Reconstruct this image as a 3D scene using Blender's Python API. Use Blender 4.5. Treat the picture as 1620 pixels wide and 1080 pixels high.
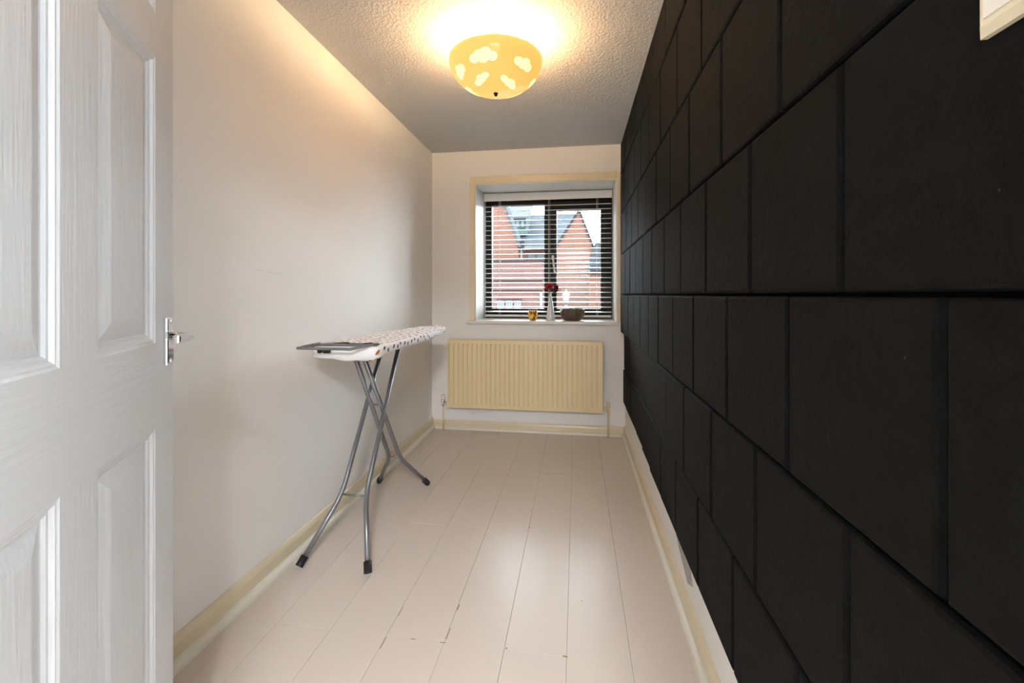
import bpy, bmesh, math, random
from mathutils import Vector, Matrix

for o in list(bpy.data.objects):
    bpy.data.objects.remove(o, do_unlink=True)
S = bpy.context.scene
COL = S.collection
R = math.radians

# ------------------------------------------------------------------ camera, sky, exposure
CAM_H = 1.162
FPX = 700.0
YAW = math.atan(102 / FPX)
CS, SN = math.cos(YAW), math.sin(YAW)
cd = bpy.data.cameras.new('camera')
cam = bpy.data.objects.new('camera', cd)
COL.objects.link(cam)
cam.location = (0, 0, CAM_H)
cam.rotation_euler = (R(90), 0, YAW)
cd.sensor_width = 36
cd.lens = FPX / 1620 * 36
cd.shift_y = -(540 - 466) / 1620
cd.clip_start = 0.02
S.camera = cam

W = bpy.data.worlds.new('overcast_sky')
S.world = W
W.use_nodes = True
bg = W.node_tree.nodes['Background']
bg.inputs[0].default_value = (0.86, 0.93, 1.0, 1)
bg.inputs[1].default_value = 20.0

S.view_settings.view_transform = 'Standard'
S.view_settings.look = 'None'
S.view_settings.gamma = 1
S.view_settings.use_curve_mapping = False
S.view_settings.exposure = 0.33

LAMP_W = 39.0          # the two bulbs in the ceiling bowl, together
HALL_FILL_W = 106.0          # neutral fill light added in the unseen hall behind the camera

# ------------------------------------------------------------------ helpers
def srgb(r, g, b):
    f = lambda v: (v / 255 / 12.92) if v / 255 <= 0.04045 else ((v / 255 + 0.055) / 1.055) ** 2.4
    return (f(r), f(g), f(b))

def mat(name, col, rough=0.5, metal=0.0, bump=None, var=0.0, varscale=8.0, spec=0.5, coat=0.0, sheen=0.0, stretch=None):
    """bump = (scale, strength, distance)"""
    m = bpy.data.materials.new(name)
    m.use_nodes = True
    nt = m.node_tree
    b = nt.nodes['Principled BSDF']
    b.inputs['Base Color'].default_value = (*col, 1)
    b.inputs['Roughness'].default_value = rough
    b.inputs['Metallic'].default_value = metal
    b.inputs['Specular IOR Level'].default_value = spec
    b.inputs['Coat Weight'].default_value = coat
    b.inputs['Sheen Weight'].default_value = sheen
    tc = nt.nodes.new('ShaderNodeTexCoord')
    src = tc.outputs['Object']
    if stretch:
        mp = nt.nodes.new('ShaderNodeMapping')
        mp.inputs['Scale'].default_value = stretch
        nt.links.new(src, mp.inputs[0])
        src = mp.outputs[0]
    if var:
        n = nt.nodes.new('ShaderNodeTexNoise')
        n.inputs['Scale'].default_value = varscale
        n.inputs['Detail'].default_value = 5
        nt.links.new(src, n.inputs['Vector'])
        mx = nt.nodes.new('ShaderNodeMixRGB')
        mx.inputs[1].default_value = (*[c * (1 - var) for c in col], 1)
        mx.inputs[2].default_value = (*[min(1, c * (1 + var)) for c in col], 1)
        nt.links.new(n.outputs[0], mx.inputs[0])
        nt.links.new(mx.outputs[0], b.inputs['Base Color'])
    if bump:
        n = nt.nodes.new('ShaderNodeTexNoise')
        n.inputs['Scale'].default_value = bump[0]
        n.inputs['Detail'].default_value = 4
        nt.links.new(src, n.inputs['Vector'])
        bp = nt.nodes.new('ShaderNodeBump')
        bp.inputs['Strength'].default_value = bump[1]
        bp.inputs['Distance'].default_value = bump[2]
        nt.links.new(n.outputs[0], bp.inputs['Height'])
        nt.links.new(bp.outputs[0], b.inputs['Normal'])
    return m

class MB:
    def __init__(s):
        s.v = []; s.f = []; s.smooth = []
    def add(s, vs, fs, smooth=False):
        o = len(s.v)
        s.v += [tuple(p) for p in vs]
        s.f += [tuple(i + o for i in f) for f in fs]
        s.smooth += [smooth] * len(fs)
        return s
    def box(s, x0, x1, y0, y1, z0, z1):
        vs = [(x0, y0, z0), (x1, y0, z0), (x1, y1, z0), (x0, y1, z0), (x0, y0, z1), (x1, y0, z1), (x1, y1, z1), (x0, y1, z1)]
        return s.add(vs, [(0, 3, 2, 1), (4, 5, 6, 7), (0, 1, 5, 4), (1, 2, 6, 5), (2, 3, 7, 6), (3, 0, 4, 7)])
    def bbox(s, x0, x1, y0, y1, z0, z1, b=0.003):
        """box with chamfered edges"""
        bm = bmesh.new()
        bmesh.ops.create_cube(bm, size=1)
        for v in bm.verts:
            v.co = Vector((x0 + (v.co.x + .5) * (x1 - x0), y0 + (v.co.y + .5) * (y1 - y0), z0 + (v.co.z + .5) * (z1 - z0)))
        bmesh.ops.bevel(bm, geom=list(bm.edges), offset=b, segments=2, profile=.5, affect='EDGES')
        bm.verts.index_update()
        s.add([v.co[:] for v in bm.verts], [[v.index for v in f.verts] for f in bm.faces])
        bm.free()
        return s
    def prism(s, poly, axis, a0, a1):
        """closed polygon (list of 2D) extruded along axis 'x','y','z' from a0 to a1"""
        def p(u, w, a):
            return {'x': (a, u, w), 'y': (u, a, w), 'z': (u, w, a)}[axis]
        n = len(poly)
        vs = [p(u, w, a0) for u, w in poly] + [p(u, w, a1) for u, w in poly]
        fs = [tuple(range(n))[::-1], tuple(range(n, 2 * n))] + [(i, (i + 1) % n, n + (i + 1) % n, n + i) for i in range(n)]
        return s.add(vs, fs)
    def lathe(s, prof, c=(0, 0, 0), n=48, smooth=True, sx=1, sy=1, wob=None):
        vs = []; fs = []
        for k, (r, z) in enumerate(prof):
            for i in range(n):
                a = 2 * math.pi * i / n
                q = 1 + (wob(a, k) if wob else 0)
                vs.append((c[0] + r * q * sx * math.cos(a), c[1] + r * q * sy * math.sin(a), c[2] + z))
        for k in range(len(prof) - 1):
            for i in range(n):
                j = (i + 1) % n
                fs.append((k * n + i, k * n + j, (k + 1) * n + j, (k + 1) * n + i))
        return s.add(vs, fs, smooth)
    def tube(s, pts, r, n=10, smoothing=0, caps=True):
        P = [Vector(p) for p in pts]
        if smoothing:
            Q = []
            for i in range(len(P) - 1):
                p0 = P[max(0, i - 1)]; p1 = P[i]; p2 = P[i + 1]; p3 = P[min(len(P) - 1, i + 2)]
                for k in range(smoothing):
                    t = k / smoothing
                    Q.append(0.5 * ((2 * p1) + (-p0 + p2) * t + (2 * p0 - 5 * p1 + 4 * p2 - p3) * t * t + (-p0 + 3 * p1 - 3 * p2 + p3) * t ** 3))
            Q.append(P[-1]); P = Q
        vs = []; fs = []
        up = None
        for i, p in enumerate(P):
            d = (P[min(i + 1, len(P) - 1)] - P[max(0, i - 1)]).normalized()
            if up is None:
                up = Vector((0, 0, 1)) if abs(d.z) < .9 else Vector((0, 1, 0))
            a = (up - d * up.dot(d)).normalized(); up = a
            b = d.cross(a)
            for k in range(n):
                t = 2 * math.pi * k / n
                vs.append(p + a * (r * math.cos(t)) + b * (r * math.sin(t)))
        for i in range(len(P) - 1):
            for k in range(n):
                j = (k + 1) % n
                fs.append((i * n + k, i * n + j, (i + 1) * n + j, (i + 1) * n + k))
        s.add(vs, fs, True)
        if caps:
            o = len(s.v) - len(vs)
            s.f.append(tuple(range(o, o + n))[::-1]); s.smooth.append(False)
            s.f.append(tuple(range(len(s.v) - n, len(s.v)))); s.smooth.append(False)
        return s
    def build(s, name, m, parent=None, local=False, origin=None):
        """vertices are world coordinates unless local; parents are unrotated empties/meshes unless local"""
        off = Vector((0, 0, 0))
        loc = Vector((0, 0, 0))
        if not local:
            if origin is None:
                xs = [v[0] for v in s.v]; ys = [v[1] for v in s.v]; zs = [v[2] for v in s.v]
                origin = ((min(xs) + max(xs)) / 2, (min(ys) + max(ys)) / 2, min(zs))
            off = Vector(origin)
            loc = off.copy()
            p = parent
            while p is not None:
                loc -= p.location
                p = p.parent
        me = bpy.data.meshes.new(name)
        me.from_pydata([tuple(Vector(v) - off) for v in s.v], [], s.f)
        me.polygons.foreach_set('use_smooth', s.smooth)
        bm = bmesh.new(); bm.from_mesh(me)
        bmesh.ops.recalc_face_normals(bm, faces=bm.faces)
        bm.to_mesh(me); bm.free()
        me.materials.append(m)
        o = bpy.data.objects.new(name, me)
        o.location = loc
        if parent is not None:
            o.parent = parent
        COL.objects.link(o)
        return o

def tag(o, label=None, cat=None, group=None, kind=None):
    if label: o['label'] = label
    if cat: o['category'] = cat
    if group: o['group'] = group
    if kind: o['kind'] = kind
    return o

def empty(name, loc, rz=0):
    o = bpy.data.objects.new(name, None)
    o.empty_display_size = .1
    o.location = loc
    o.rotation_euler = (0, 0, rz)
    COL.objects.link(o)
    return o

def at(px, py, Y):
    """the point on the plane y = Y that lies in the direction of pixel (px, py) of the photo"""
    r = (px - 810) / FPX
    d = Y / (r * SN + CS)
    return Vector((d * (r * CS - SN), Y, CAM_H - (py - 466) / FPX * d))

# ------------------------------------------------------------------ room measures (metres)
XL, XR = -1.25, 0.398          # side walls
YB, YN = 3.73, 0.20            # window wall, door wall
HC = 2.40                      # ceiling

# ------------------------------------------------------------------ materials
M = {}
M['wall'] = mat('white_emulsion', (0.87, 0.855, 0.835), .6, bump=(160, .12, .002), var=.015, varscale=2.5, spec=.3)
M['cream'] = mat('cream_gloss_paint', (0.72, 0.63, 0.455), .32, bump=(40, .05, .002), var=.04, varscale=6)
M['trim_cream'] = mat('cream_architrave_paint', (0.83, 0.71, 0.50), .3, var=.03, varscale=6)
M['bead'] = mat('pale_cream_gloss_paint', (0.76, 0.72, 0.63), .32, var=.04, varscale=9)
M['radiator'] = mat('cream_radiator_enamel', (0.80, 0.655, 0.40), .36, var=.02, varscale=5)
M['reveal'] = mat('white_gloss_reveal_paint', (0.80, 0.80, 0.78), .28, bump=(30, .05, .002))
M['door_v'] = mat('white_door_paint_vertical_grain', (0.625, 0.63, 0.645), .45, bump=(20, .55, .0020), stretch=(6, 6, .45))
M['door_h'] = mat('white_door_paint_level_grain', (0.625, 0.63, 0.645), .45, bump=(20, .55, .0020), stretch=(.45, 6, 6))
M['chrome'] = mat('chrome', (0.78, 0.78, 0.80), .10, 1.0)
M['grey_metal'] = mat('silver_grey_tube_paint', (0.23, 0.235, 0.25), .34, .55)
M['rubber'] = mat('black_rubber', (0.012, 0.012, 0.014), .5)
M['blind'] = mat('white_blind_slat', (0.86, 0.85, 0.83), .35)
M['cord'] = mat('white_blind_cord', (0.80, 0.78, 0.74), .8)
M['uframe'] = mat('dark_brown_window_frame', (0.010, 0.008, 0.008), .4, spec=.2)
M['white_plastic'] = mat('cream_white_plastic', (0.82, 0.78, 0.70), .35)
M['plaster'] = mat('torn_grey_plaster', (0.42, 0.40, 0.38), .9, bump=(120, .6, .004), var=.35, varscale=60)

def ceiling_mat():
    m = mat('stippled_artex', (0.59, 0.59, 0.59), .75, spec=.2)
    nt = m.node_tree; b = nt.nodes['Principled BSDF']
    tc = nt.nodes.new('ShaderNodeTexCoord')
    n1 = nt.nodes.new('ShaderNodeTexNoise'); n1.inputs['Scale'].default_value = 62; n1.inputs['Detail'].default_value = 3
    n1.inputs['Distortion'].default_value = .6
    vo = nt.nodes.new('ShaderNodeTexVoronoi'); vo.inputs['Scale'].default_value = 85
    ad = nt.nodes.new('ShaderNodeMath'); ad.operation = 'ADD'
    bp = nt.nodes.new('ShaderNodeBump'); bp.inputs['Strength'].default_value = .30; bp.inputs['Distance'].default_value = .005
    for n in (n1, vo): nt.links.new(tc.outputs['Object'], n.inputs['Vector'])
    nt.links.new(n1.outputs[0], ad.inputs[0]); nt.links.new(vo.outputs['Distance'], ad.inputs[1])
    nt.links.new(ad.outputs[0], bp.inputs['Height']); nt.links.new(bp.outputs[0], b.inputs['Normal'])
    return m
M['ceiling'] = ceiling_mat()

def tile_mat():
    m = mat('black_felt_tile', (0.005, 0.005, 0.005), .8, spec=.13)
    nt = m.node_tree; b = nt.nodes['Principled BSDF']
    tc = nt.nodes.new('ShaderNodeTexCoord'); ob = nt.nodes.new('ShaderNodeObjectInfo')
    ad = nt.nodes.new('ShaderNodeVectorMath'); ad.operation = 'ADD'
    nt.links.new(tc.outputs['Object'], ad.inputs[0]); nt.links.new(ob.outputs['Location'], ad.inputs[1])
    # matted fibres
    n = nt.nodes.new('ShaderNodeTexNoise'); n.inputs['Scale'].default_value = 38; n.inputs['Detail'].default_value = 10; n.inputs['Roughness'].default_value = .7
    nt.links.new(ad.outputs[0], n.inputs['Vector'])
    cr = nt.nodes.new('ShaderNodeValToRGB')
    cr.color_ramp.elements[0].position = .3; cr.color_ramp.elements[0].color = (.0005, .0006, .0007, 1)
    cr.color_ramp.elements[1].position = .8; cr.color_ramp.elements[1].color = (.0060, .0062, .0068, 1)
    nt.links.new(n.outputs[0], cr.inputs[0])
    # sparse specks of lint
    v = nt.nodes.new('ShaderNodeTexVoronoi'); v.inputs['Scale'].default_value = 17
    nt.links.new(ad.outputs[0], v.inputs['Vector'])
    lt = nt.nodes.new('ShaderNodeMath'); lt.operation = 'LESS_THAN'; lt.inputs[1].default_value = .033
    nt.links.new(v.outputs['Distance'], lt.inputs[0])
    sp = nt.nodes.new('ShaderNodeSeparateColor'); nt.links.new(v.outputs['Color'], sp.inputs[0])
    l2 = nt.nodes.new('ShaderNodeMath'); l2.operation = 'LESS_THAN'; l2.inputs[1].default_value = .45
    nt.links.new(sp.outputs[0], l2.inputs[0])
    mu = nt.nodes.new('ShaderNodeMath'); mu.operation = 'MULTIPLY'
    nt.links.new(lt.outputs[0], mu.inputs[0]); nt.links.new(l2.outputs[0], mu.inputs[1])
    mx = nt.nodes.new('ShaderNodeMixRGB'); mx.inputs[2].default_value = (.05, .05, .048, 1)
    nt.links.new(mu.outputs[0], mx.inputs[0]); nt.links.new(cr.outputs[0], mx.inputs[1])
    nt.links.new(mx.outputs[0], b.inputs['Base Color'])
    bp = nt.nodes.new('ShaderNodeBump'); bp.inputs['Strength'].default_value = .8; bp.inputs['Distance'].default_value = .005
    nt.links.new(n.outputs[0], bp.inputs['Height']); nt.links.new(bp.outputs[0], b.inputs['Normal'])
    return m
M['tile'] = tile_mat()
M['tile_gap'] = mat('black_wall_paint', (0.002, 0.002, 0.0025), .8, spec=.1)

def plank_mat():
    m = mat('white_painted_laminate', (0.64, 0.56, 0.495), .24, var=.02, varscale=3, spec=.20, bump=(9, .03, .004), stretch=(1, .25, 1))
    return m
M['plank'] = plank_mat()
M['joint'] = mat('dark_floor_joint', (0.40, 0.34, 0.29), .8)
M['chip'] = mat('bare_board_chip', (0.24, 0.17, 0.125), .7)

def glass_mat():
    m = bpy.data.materials.new('window_glass'); m.use_nodes = True
    nt = m.node_tree; nt.nodes.remove(nt.nodes['Principled BSDF'])
    out = nt.nodes['Material Output']
    tr = nt.nodes.new('ShaderNodeBsdfTransparent'); tr.inputs[0].default_value = (.97, .985, .98, 1)
    gl = nt.nodes.new('ShaderNodeBsdfGlossy'); gl.inputs['Roughness'].default_value = .0
    fr = nt.nodes.new('ShaderNodeFresnel'); fr.inputs[0].default_value = 1.45
    mx = nt.nodes.new('ShaderNodeMixShader')
    nt.links.new(fr.outputs[0], mx.inputs[0]); nt.links.new(tr.outputs[0], mx.inputs[1]); nt.links.new(gl.outputs[0], mx.inputs[2])
    nt.links.new(mx.outputs[0], out.inputs[0])
    return m
M['glass'] = glass_mat()

def emit(name, col, strength, base=None, rough=.3):
    m = mat(name, base or col, rough)
    b = m.node_tree.nodes['Principled BSDF']
    b.inputs['Emission Color'].default_value = (*col, 1)
    b.inputs['Emission Strength'].default_value = strength
    return m
M['shade'] = emit('amber_lamp_glass', (1.0, .50, .115), .82, (.55, .33, .12), .2)
M['cloud'] = emit('pale_cloud_print', (1.0, .80, .38), .95, (.7, .6, .4), .2)
M['bulb'] = emit('warm_bulb', (1.0, .70, .36), 4.0)
M['hall_fill'] = emit('hall_fill_diffuser', (1.0, .93, .86), 2.0)  # glowing face of the fill light added in the hall

def brick_mat(name, c1, c2, mortar, scale):
    m = mat(name, c1, .9, spec=.03)
    nt = m.node_tree; b = nt.nodes['Principled BSDF']
    tc = nt.nodes.new('ShaderNodeTexCoord')
    sx = nt.nodes.new('ShaderNodeSeparateXYZ'); cb = nt.nodes.new('ShaderNodeCombineXYZ')
    nt.links.new(tc.outputs['Object'], sx.inputs[0])
    ad = nt.nodes.new('ShaderNodeMath'); ad.operation = 'ADD'
    nt.links.new(sx.outputs[0], ad.inputs[0]); nt.links.new(sx.outputs[1], ad.inputs[1])
    nt.links.new(ad.outputs[0], cb.inputs[0]); nt.links.new(sx.outputs[2], cb.inputs[1])
    br = nt.nodes.new('ShaderNodeTexBrick')
    br.inputs['Color1'].default_value = (*c1, 1); br.inputs['Color2'].default_value = (*c2, 1); br.inputs['Mortar'].default_value = (*mortar, 1)
    br.inputs['Scale'].default_value = 1; br.inputs['Brick Width'].default_value = .225 * scale; br.inputs['Row Height'].default_value = .075 * scale
    br.inputs['Mortar Size'].default_value = .010 * scale
    nt.links.new(cb.outputs[0], br.inputs['Vector']); nt.links.new(br.outputs['Color'], b.inputs['Base Color'])
    return m
M['brick'] = brick_mat('orange_red_brick', (.058, .0245, .0160), (.050, .0200, .0140), (.056, .038, .031), 1)
M['brick2'] = brick_mat('dusky_red_brick', (.047, .0235, .0200), (.041, .0197, .0177), (.045, .033, .029), 1)
M['slate'] = brick_mat('grey_slate', (.023, .0290, .0340), (.0195, .0250, .0295), (.015, .019, .022), 3)
M['wing_slate'] = brick_mat('dark_grey_slate', (.0125, .0155, .0180), (.0105, .0135, .0155), (.008, .010, .0115), 3)
M['dormer_roof'] = mat('pale_ribbed_dormer_metal', (.026, .031, .033), .8, spec=.05, var=.25, varscale=4, stretch=(3, .2, .2))
M['teal'] = mat('teal_dormer_paint', (.012, .024, .024), .8, spec=.05)
M['white_trim'] = mat('white_joinery', (.060, .063, .064), .6, spec=.05)
M['green_metal'] = mat('pale_green_copper', (.026, .040, .038), .7, spec=.05)
M['dark_glass'] = mat('house_window_glass', (.060, .074, .080), .5, spec=.08)
M['band'] = mat('brown_stone_band', (.010, .0068, .0055), .9, spec=.05)
M['ground'] = mat('grey_paving', (.10, .10, .095), .9, var=.15, varscale=3)
M['lead'] = mat('dark_lead_coping', (.008, .008, .009), .8, spec=.05)
M['black_iron'] = mat('black_iron', (.015, .015, .017), .4)
M['lantern'] = mat('milky_lantern_glass', (.060, .062, .064), .5, spec=.05)

# ================================================================== STRUCTURE
# ---- floor: base with single planks
fl = MB().box(XL, XR, YN - .1, YB, -.05, -.012).build('floor', M['joint'])
tag(fl, 'white painted plank floor of the narrow room', 'floor', kind='structure')
PW, PL = .2035, 1.455
xs = [.172 - PW * k for k in range(8)]
edges = [XR] + xs + ([XL] if xs[-1] > XL + .002 else [])
chips = []
for i in range(len(edges) - 1):
    x1, x0 = edges[i], edges[i + 1]
    if x1 - x0 < .02: continue
    off = 1.43 if i % 2 == 0 else 2.16
    ys = [YN - .1] + [y for y in (off + PL * k for k in range(-2, 3)) if YN - .05 < y < YB - .05] + [YB]
    for y0, y1 in zip(ys, ys[1:]):
        g = .00035
        MB().bbox(x0 + g, x1 - g, y0 + g, y1 - g, -.012, 0, .0009).build('plank', M['plank'], fl)
# bare chips along the joints
def chip(x, y, lx, ly):
    MB().box(x - lx / 2, x + lx / 2, y - ly / 2, y + ly / 2, -.001, .0003).build('paint_chip', M['chip'], fl)
for c in [(-.4350, 1.47, .003, .05), (-.4350, 1.60, .004, .03), (-.442, 1.43, .02, .003), (-.545, 1.43, .016, .003), (-.6385, 1.40, .003, .05),
          (-.036, 1.432, .016, .004), (-.228, 1.437, .006, .006), (-.13, 2.883, .12, .002), (-.2325, 2.20, .003, .02), (.02, 1.70, .006, .003), (-.6385, 1.55, .002, .05)]:
    chip(*c)
# ---- ceiling and walls
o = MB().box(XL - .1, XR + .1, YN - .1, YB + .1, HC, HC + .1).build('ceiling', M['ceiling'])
tag(o, 'white ceiling with stippled texture', 'ceiling', kind='structure')
wl = MB().box(XL - .1, XL, YN - .1, YB + .5, 0, HC).build('wall_left', M['wall'])
tag(wl, 'long off-white wall behind the ironing board', 'wall', kind='structure')
# faint raised paint seam
MB().tube([(XL, 1.585, 1.262), (XL + .0004, 1.66, 1.256), (XL, 1.735, 1.250)], .0016, 6).build('paint_seam', M['wall'], wl)
WX0, WX1, WZ0, WZ1 = -.864, .328, .94, 2.113      # window opening
DEPTH = .50
m = MB()
m.box(XL, WX0, YB, YB + DEPTH, 0, HC); m.box(WX1, XR + .1, YB, YB + DEPTH, 0, HC)
m.box(WX0, WX1, YB, YB + DEPTH, 0, WZ0 - .028); m.box(WX0, WX1, YB, YB + DEPTH, WZ1, HC)
o = m.build('wall_back', M['wall'])
tag(o, 'end wall with the window and radiator', 'wall', kind='structure')
wr = MB().box(XR, XR + .1, YN - .1, YB, 0, HC).build('wall_right', M['wall'])
tag(wr, 'right wall clad in black felt tiles above a white strip', 'wall', kind='structure')
m = MB().box(XL, -.555, YN - .1, YN, 0, HC); m.box(.262, XR, YN - .1, YN, 0, HC); m.box(-.555, .262, YN - .1, YN, 2.01, HC)
o = m.build('wall_near', M['wall'])
tag(o, 'white wall around the doorway where the picture is taken', 'wall', kind='structure')
m = MB().box(-.555, -.535, YN - .1, YN, 0, 1.99).box(.242, .262, YN - .1, YN, 0, 1.99).box(-.555, .262, YN - .1, YN, 1.99, 2.01)
o = m.build('trim_1', M['reveal']); tag(o, 'white door lining around the doorway', 'door frame', kind='structure')

# ---- hall behind the doorway
o = MB().box(-1.5, 1.3, -1.6, YN - .1, -.05, 0).build('floor_hall', M['plank']); tag(o, 'pale hall floor outside the doorway', 'floor', kind='structure')
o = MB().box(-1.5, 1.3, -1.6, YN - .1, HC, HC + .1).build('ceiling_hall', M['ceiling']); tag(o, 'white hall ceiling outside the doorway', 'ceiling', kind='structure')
m = MB().box(-1.6, -1.5, -1.6, YN, 0, HC)
# side opening for an added, unseen window that lets fill daylight through the doorway
m.box(1.3, 1.4, -1.6, -1.45, 0, HC).box(1.3, 1.4, -.10, YN, 0, HC).box(1.3, 1.4, -1.45, -.10, 0, 1.0).box(1.3, 1.4, -1.45, -.10, 2.0, HC)
m.box(-1.5, 1.3, -1.7, -1.6, 0, HC)
m.box(-1.5, XL, YN - .1, YN, 0, HC).box(XR + .1, 1.3, YN - .1, YN, 0, HC)
o = m.build('wall_hall', M['wall']); tag(o, 'white hall walls outside the doorway', 'wall', kind='structure')
hw = empty('window_hall_fill', (1.35, -.775, 1.00)); tag(hw, 'white framed window added in the unseen hall for fill daylight', 'window', kind='structure')
m = MB()
for a in (-1.45, -.80, -.15): m.bbox(1.32, 1.38, a, a + .05, 1.00, 2.00, .004)
m.bbox(1.32, 1.38, -1.40, -.15, 1.00, 1.05, .004).bbox(1.32, 1.38, -1.40, -.15, 1.95, 2.00, .004)
m.build('frame', M['reveal'], hw)
MB().box(1.348, 1.352, -1.40, -.80, 1.05, 1.95).build('pane', M['glass'], hw)
MB().box(1.348, 1.352, -.75, -.15, 1.05, 1.95).build('pane', M['glass'], hw)
hl = empty('hall_fill_fixture', (.25, -1.25, HC)); tag(hl, 'round white fill light added on the ceiling of the unseen hall', 'ceiling light')  # added out of view to brighten the near end of the room
MB().lathe([(0, -.002), (.17, -.002), (.17, -.03), (.155, -.03)], (.25, -1.25, HC), 40, False).build('rim', M['white_plastic'], hl)
MB().lathe([(.155, -.03), (.14, -.05), (.08, -.065), (0, -.07)], (.25, -1.25, HC), 40).build('diffuser', M['hall_fill'], hl)
ld = bpy.data.lights.new('hall_fill_light', 'AREA'); ld.shape = 'DISK'; ld.size = .45; ld.energy = HALL_FILL_W; ld.color = (.95, .975, 1.0)
lo = bpy.data.objects.new('hall_fill_light', ld); COL.objects.link(lo); lo.parent = hl; lo.location = (0, 0, -.08)

# ---- baseboards with quarter beads
def skirting(name, m_, b_, label):
    o = m_.build(name, M['cream']); tag(o, label, 'baseboard', kind='structure')
    b_.build('bead', M['bead'], o); return o
SH = .094
prof = lambda x0, sgn: [(x0, 0), (x0 + sgn * .016, 0), (x0 + sgn * .016, SH - .022), (x0 + sgn * .013, SH - .012), (x0 + sgn * .008, SH - .003), (x0 + sgn * .004, SH), (x0, SH)]
def quarter(x0, sgn, r=.019):
    return [(x0, 0), (x0 + sgn * r, 0)] + [(x0 + sgn * r * math.cos(a), .006 + r * math.sin(a)) for a in (0, .4, .8, 1.2, math.pi / 2)]
skirting('baseboard_left', MB().prism(prof(XL, 1), 'y', YN, YB), MB().prism(quarter(XL + .016, 1, .024), 'y', YN, YB), 'cream baseboard along the long white wall')
def yz(p): return [(u, w) for u, w in p]
SH = .078
skirting('baseboard_back', MB().prism(prof(YB, -1), 'x', XL + .016, XR - .016), MB().prism(quarter(YB - .016, -1, .013), 'x', XL + .034, XR - .034), 'cream baseboard beneath the radiator')
SH = .085
skirting('baseboard_right', MB().prism(prof(XR, -1), 'y', YN, YB), MB().prism(quarter(XR - .016, -1, .018), 'y', YN, YB), 'cream baseboard under the black tiled wall')

# torn plaster at the tile edge
MB().prism([(1.60, .155), (1.64, .200), (1.72, .240), (1.80, .250), (1.86, .215), (1.80, .180), (1.72, .150), (1.66, .128)], 'x', XR - .004, XR + .001).build('torn_plaster', M['plaster'], wr)

# ---- black tiles
ROWS = [  # z bottom, z top (relative to the camera height), joint positions along the wall
    (.980, 1.235, [1.884, 2.18, 2.48]),
    (.655, .980, [1.359, 1.676, 1.995, 2.29, 2.586]),
    (.324, .655, [.854, 1.179, 1.498, 1.79, 2.095, 2.40, 2.706, 3.01]),
    (.000, .324, [.670, .993, 1.311, 1.617, 1.908, 2.215, 2.50]),
    (-.310, .000, [.499, .824, 1.136, 1.447, 1.746, 2.047, 2.316, 2.611]),
    (-.609, -.310, [.654, .965, 1.264, 1.568, 1.87, 2.136, 2.435]),
    (-.887, -.609, [.792, 1.099, 1.40]),
]
rng = random.Random(4)
for ri, (z0, z1, js) in enumerate(ROWS):
    js = list(js)
    while js[0] > YN + .02: js.insert(0, js[0] - .322)
    js[0] = max(js[0], YN + .004)
    while js[-1] < YB - .03: js.append(js[-1] + .300)
    js[-1] = YB - .002
    for y0, y1 in zip(js, js[1:]):
        if y1 - y0 < .03: continue
        ym = (y0 + y1) / 2
        k = max(0, min(1, (ym - 1.7) / 1.5)); k = k * k * (3 - 2 * k)
        xf = .360 + (.026 * k if ri == 5 else .018 * k if ri == 6 else 0) + rng.uniform(-.0012, .0012)
        g, b = .0030, .0075
        a0, a1, c0, c1 = y0 + g, y1 - g, CAM_H + z0 + g, CAM_H + z1 - g
        if ri == 0: c1 = HC - .001
        t = MB()
        vs = []
        for xx, q in ((XR, 0), (xf + b * 1.1, 0), (xf + b * .35, b * .3), (xf, b)):
            vs += [(xx, a0 + q, c0 + q), (xx, a1 - q, c0 + q), (xx, a1 - q, c1 - q), (xx, a0 + q, c1 - q)]
        fs = [(12, 13, 14, 15), (0, 1, 2, 3)]
        for L in range(3):
            for q in range(4):
                fs.append((L * 4 + q, L * 4 + (q + 1) % 4, L * 4 + 4 + (q + 1) % 4, L * 4 + 4 + q))
        t.add(vs, fs)
        t.build('wall_tile', M['tile'], wr)
# dark paint behind the tile joints
MB().box(XR - .008, XR, YN + .002, YB - .001, CAM_H - .885, HC - .001).build('joint_backing', M['tile_gap'], wr)

# ---- window: architrave, sill, reveal, frame, panes
tr = MB()
tr.bbox(WX0 - .045, WX0, YB - .014, YB, WZ0, WZ1 + .062, .004)
tr.bbox(WX1, WX1 + .030, YB - .014, YB, WZ0, WZ1 + .062, .004)
tr.bbox(WX0, WX1, YB - .014, YB, WZ1, WZ1 + .062, .004)
o = tr.build('trim_2', M['trim_cream']); tag(o, 'cream architrave around the window', 'window trim', kind='structure')
o = MB().bbox(WX0 - .07, WX1 + .032, YB - .035, YB + .001, WZ0 - .028, WZ0, .006).bbox(WX0 + .0005, WX1 - .0005, YB - .01, YB + .42, WZ0 - .0275, WZ0, .002).build('window_sill', M['bead'])
tag(o, 'cream painted window sill above the radiator', 'window sill', kind='structure')
rv = MB().box(WX0, WX0 + .006, YB, YB + .42, WZ0, WZ1 - .006).box(WX1 - .006, WX1, YB, YB + .42, WZ0, WZ1 - .006).box(WX0, WX1, YB, YB + .42, WZ1 - .006, WZ1)
o = rv.build('trim_3', M['reveal']); tag(o, 'glossy white lining inside the deep window recess', 'window lining', kind='structure')

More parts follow.
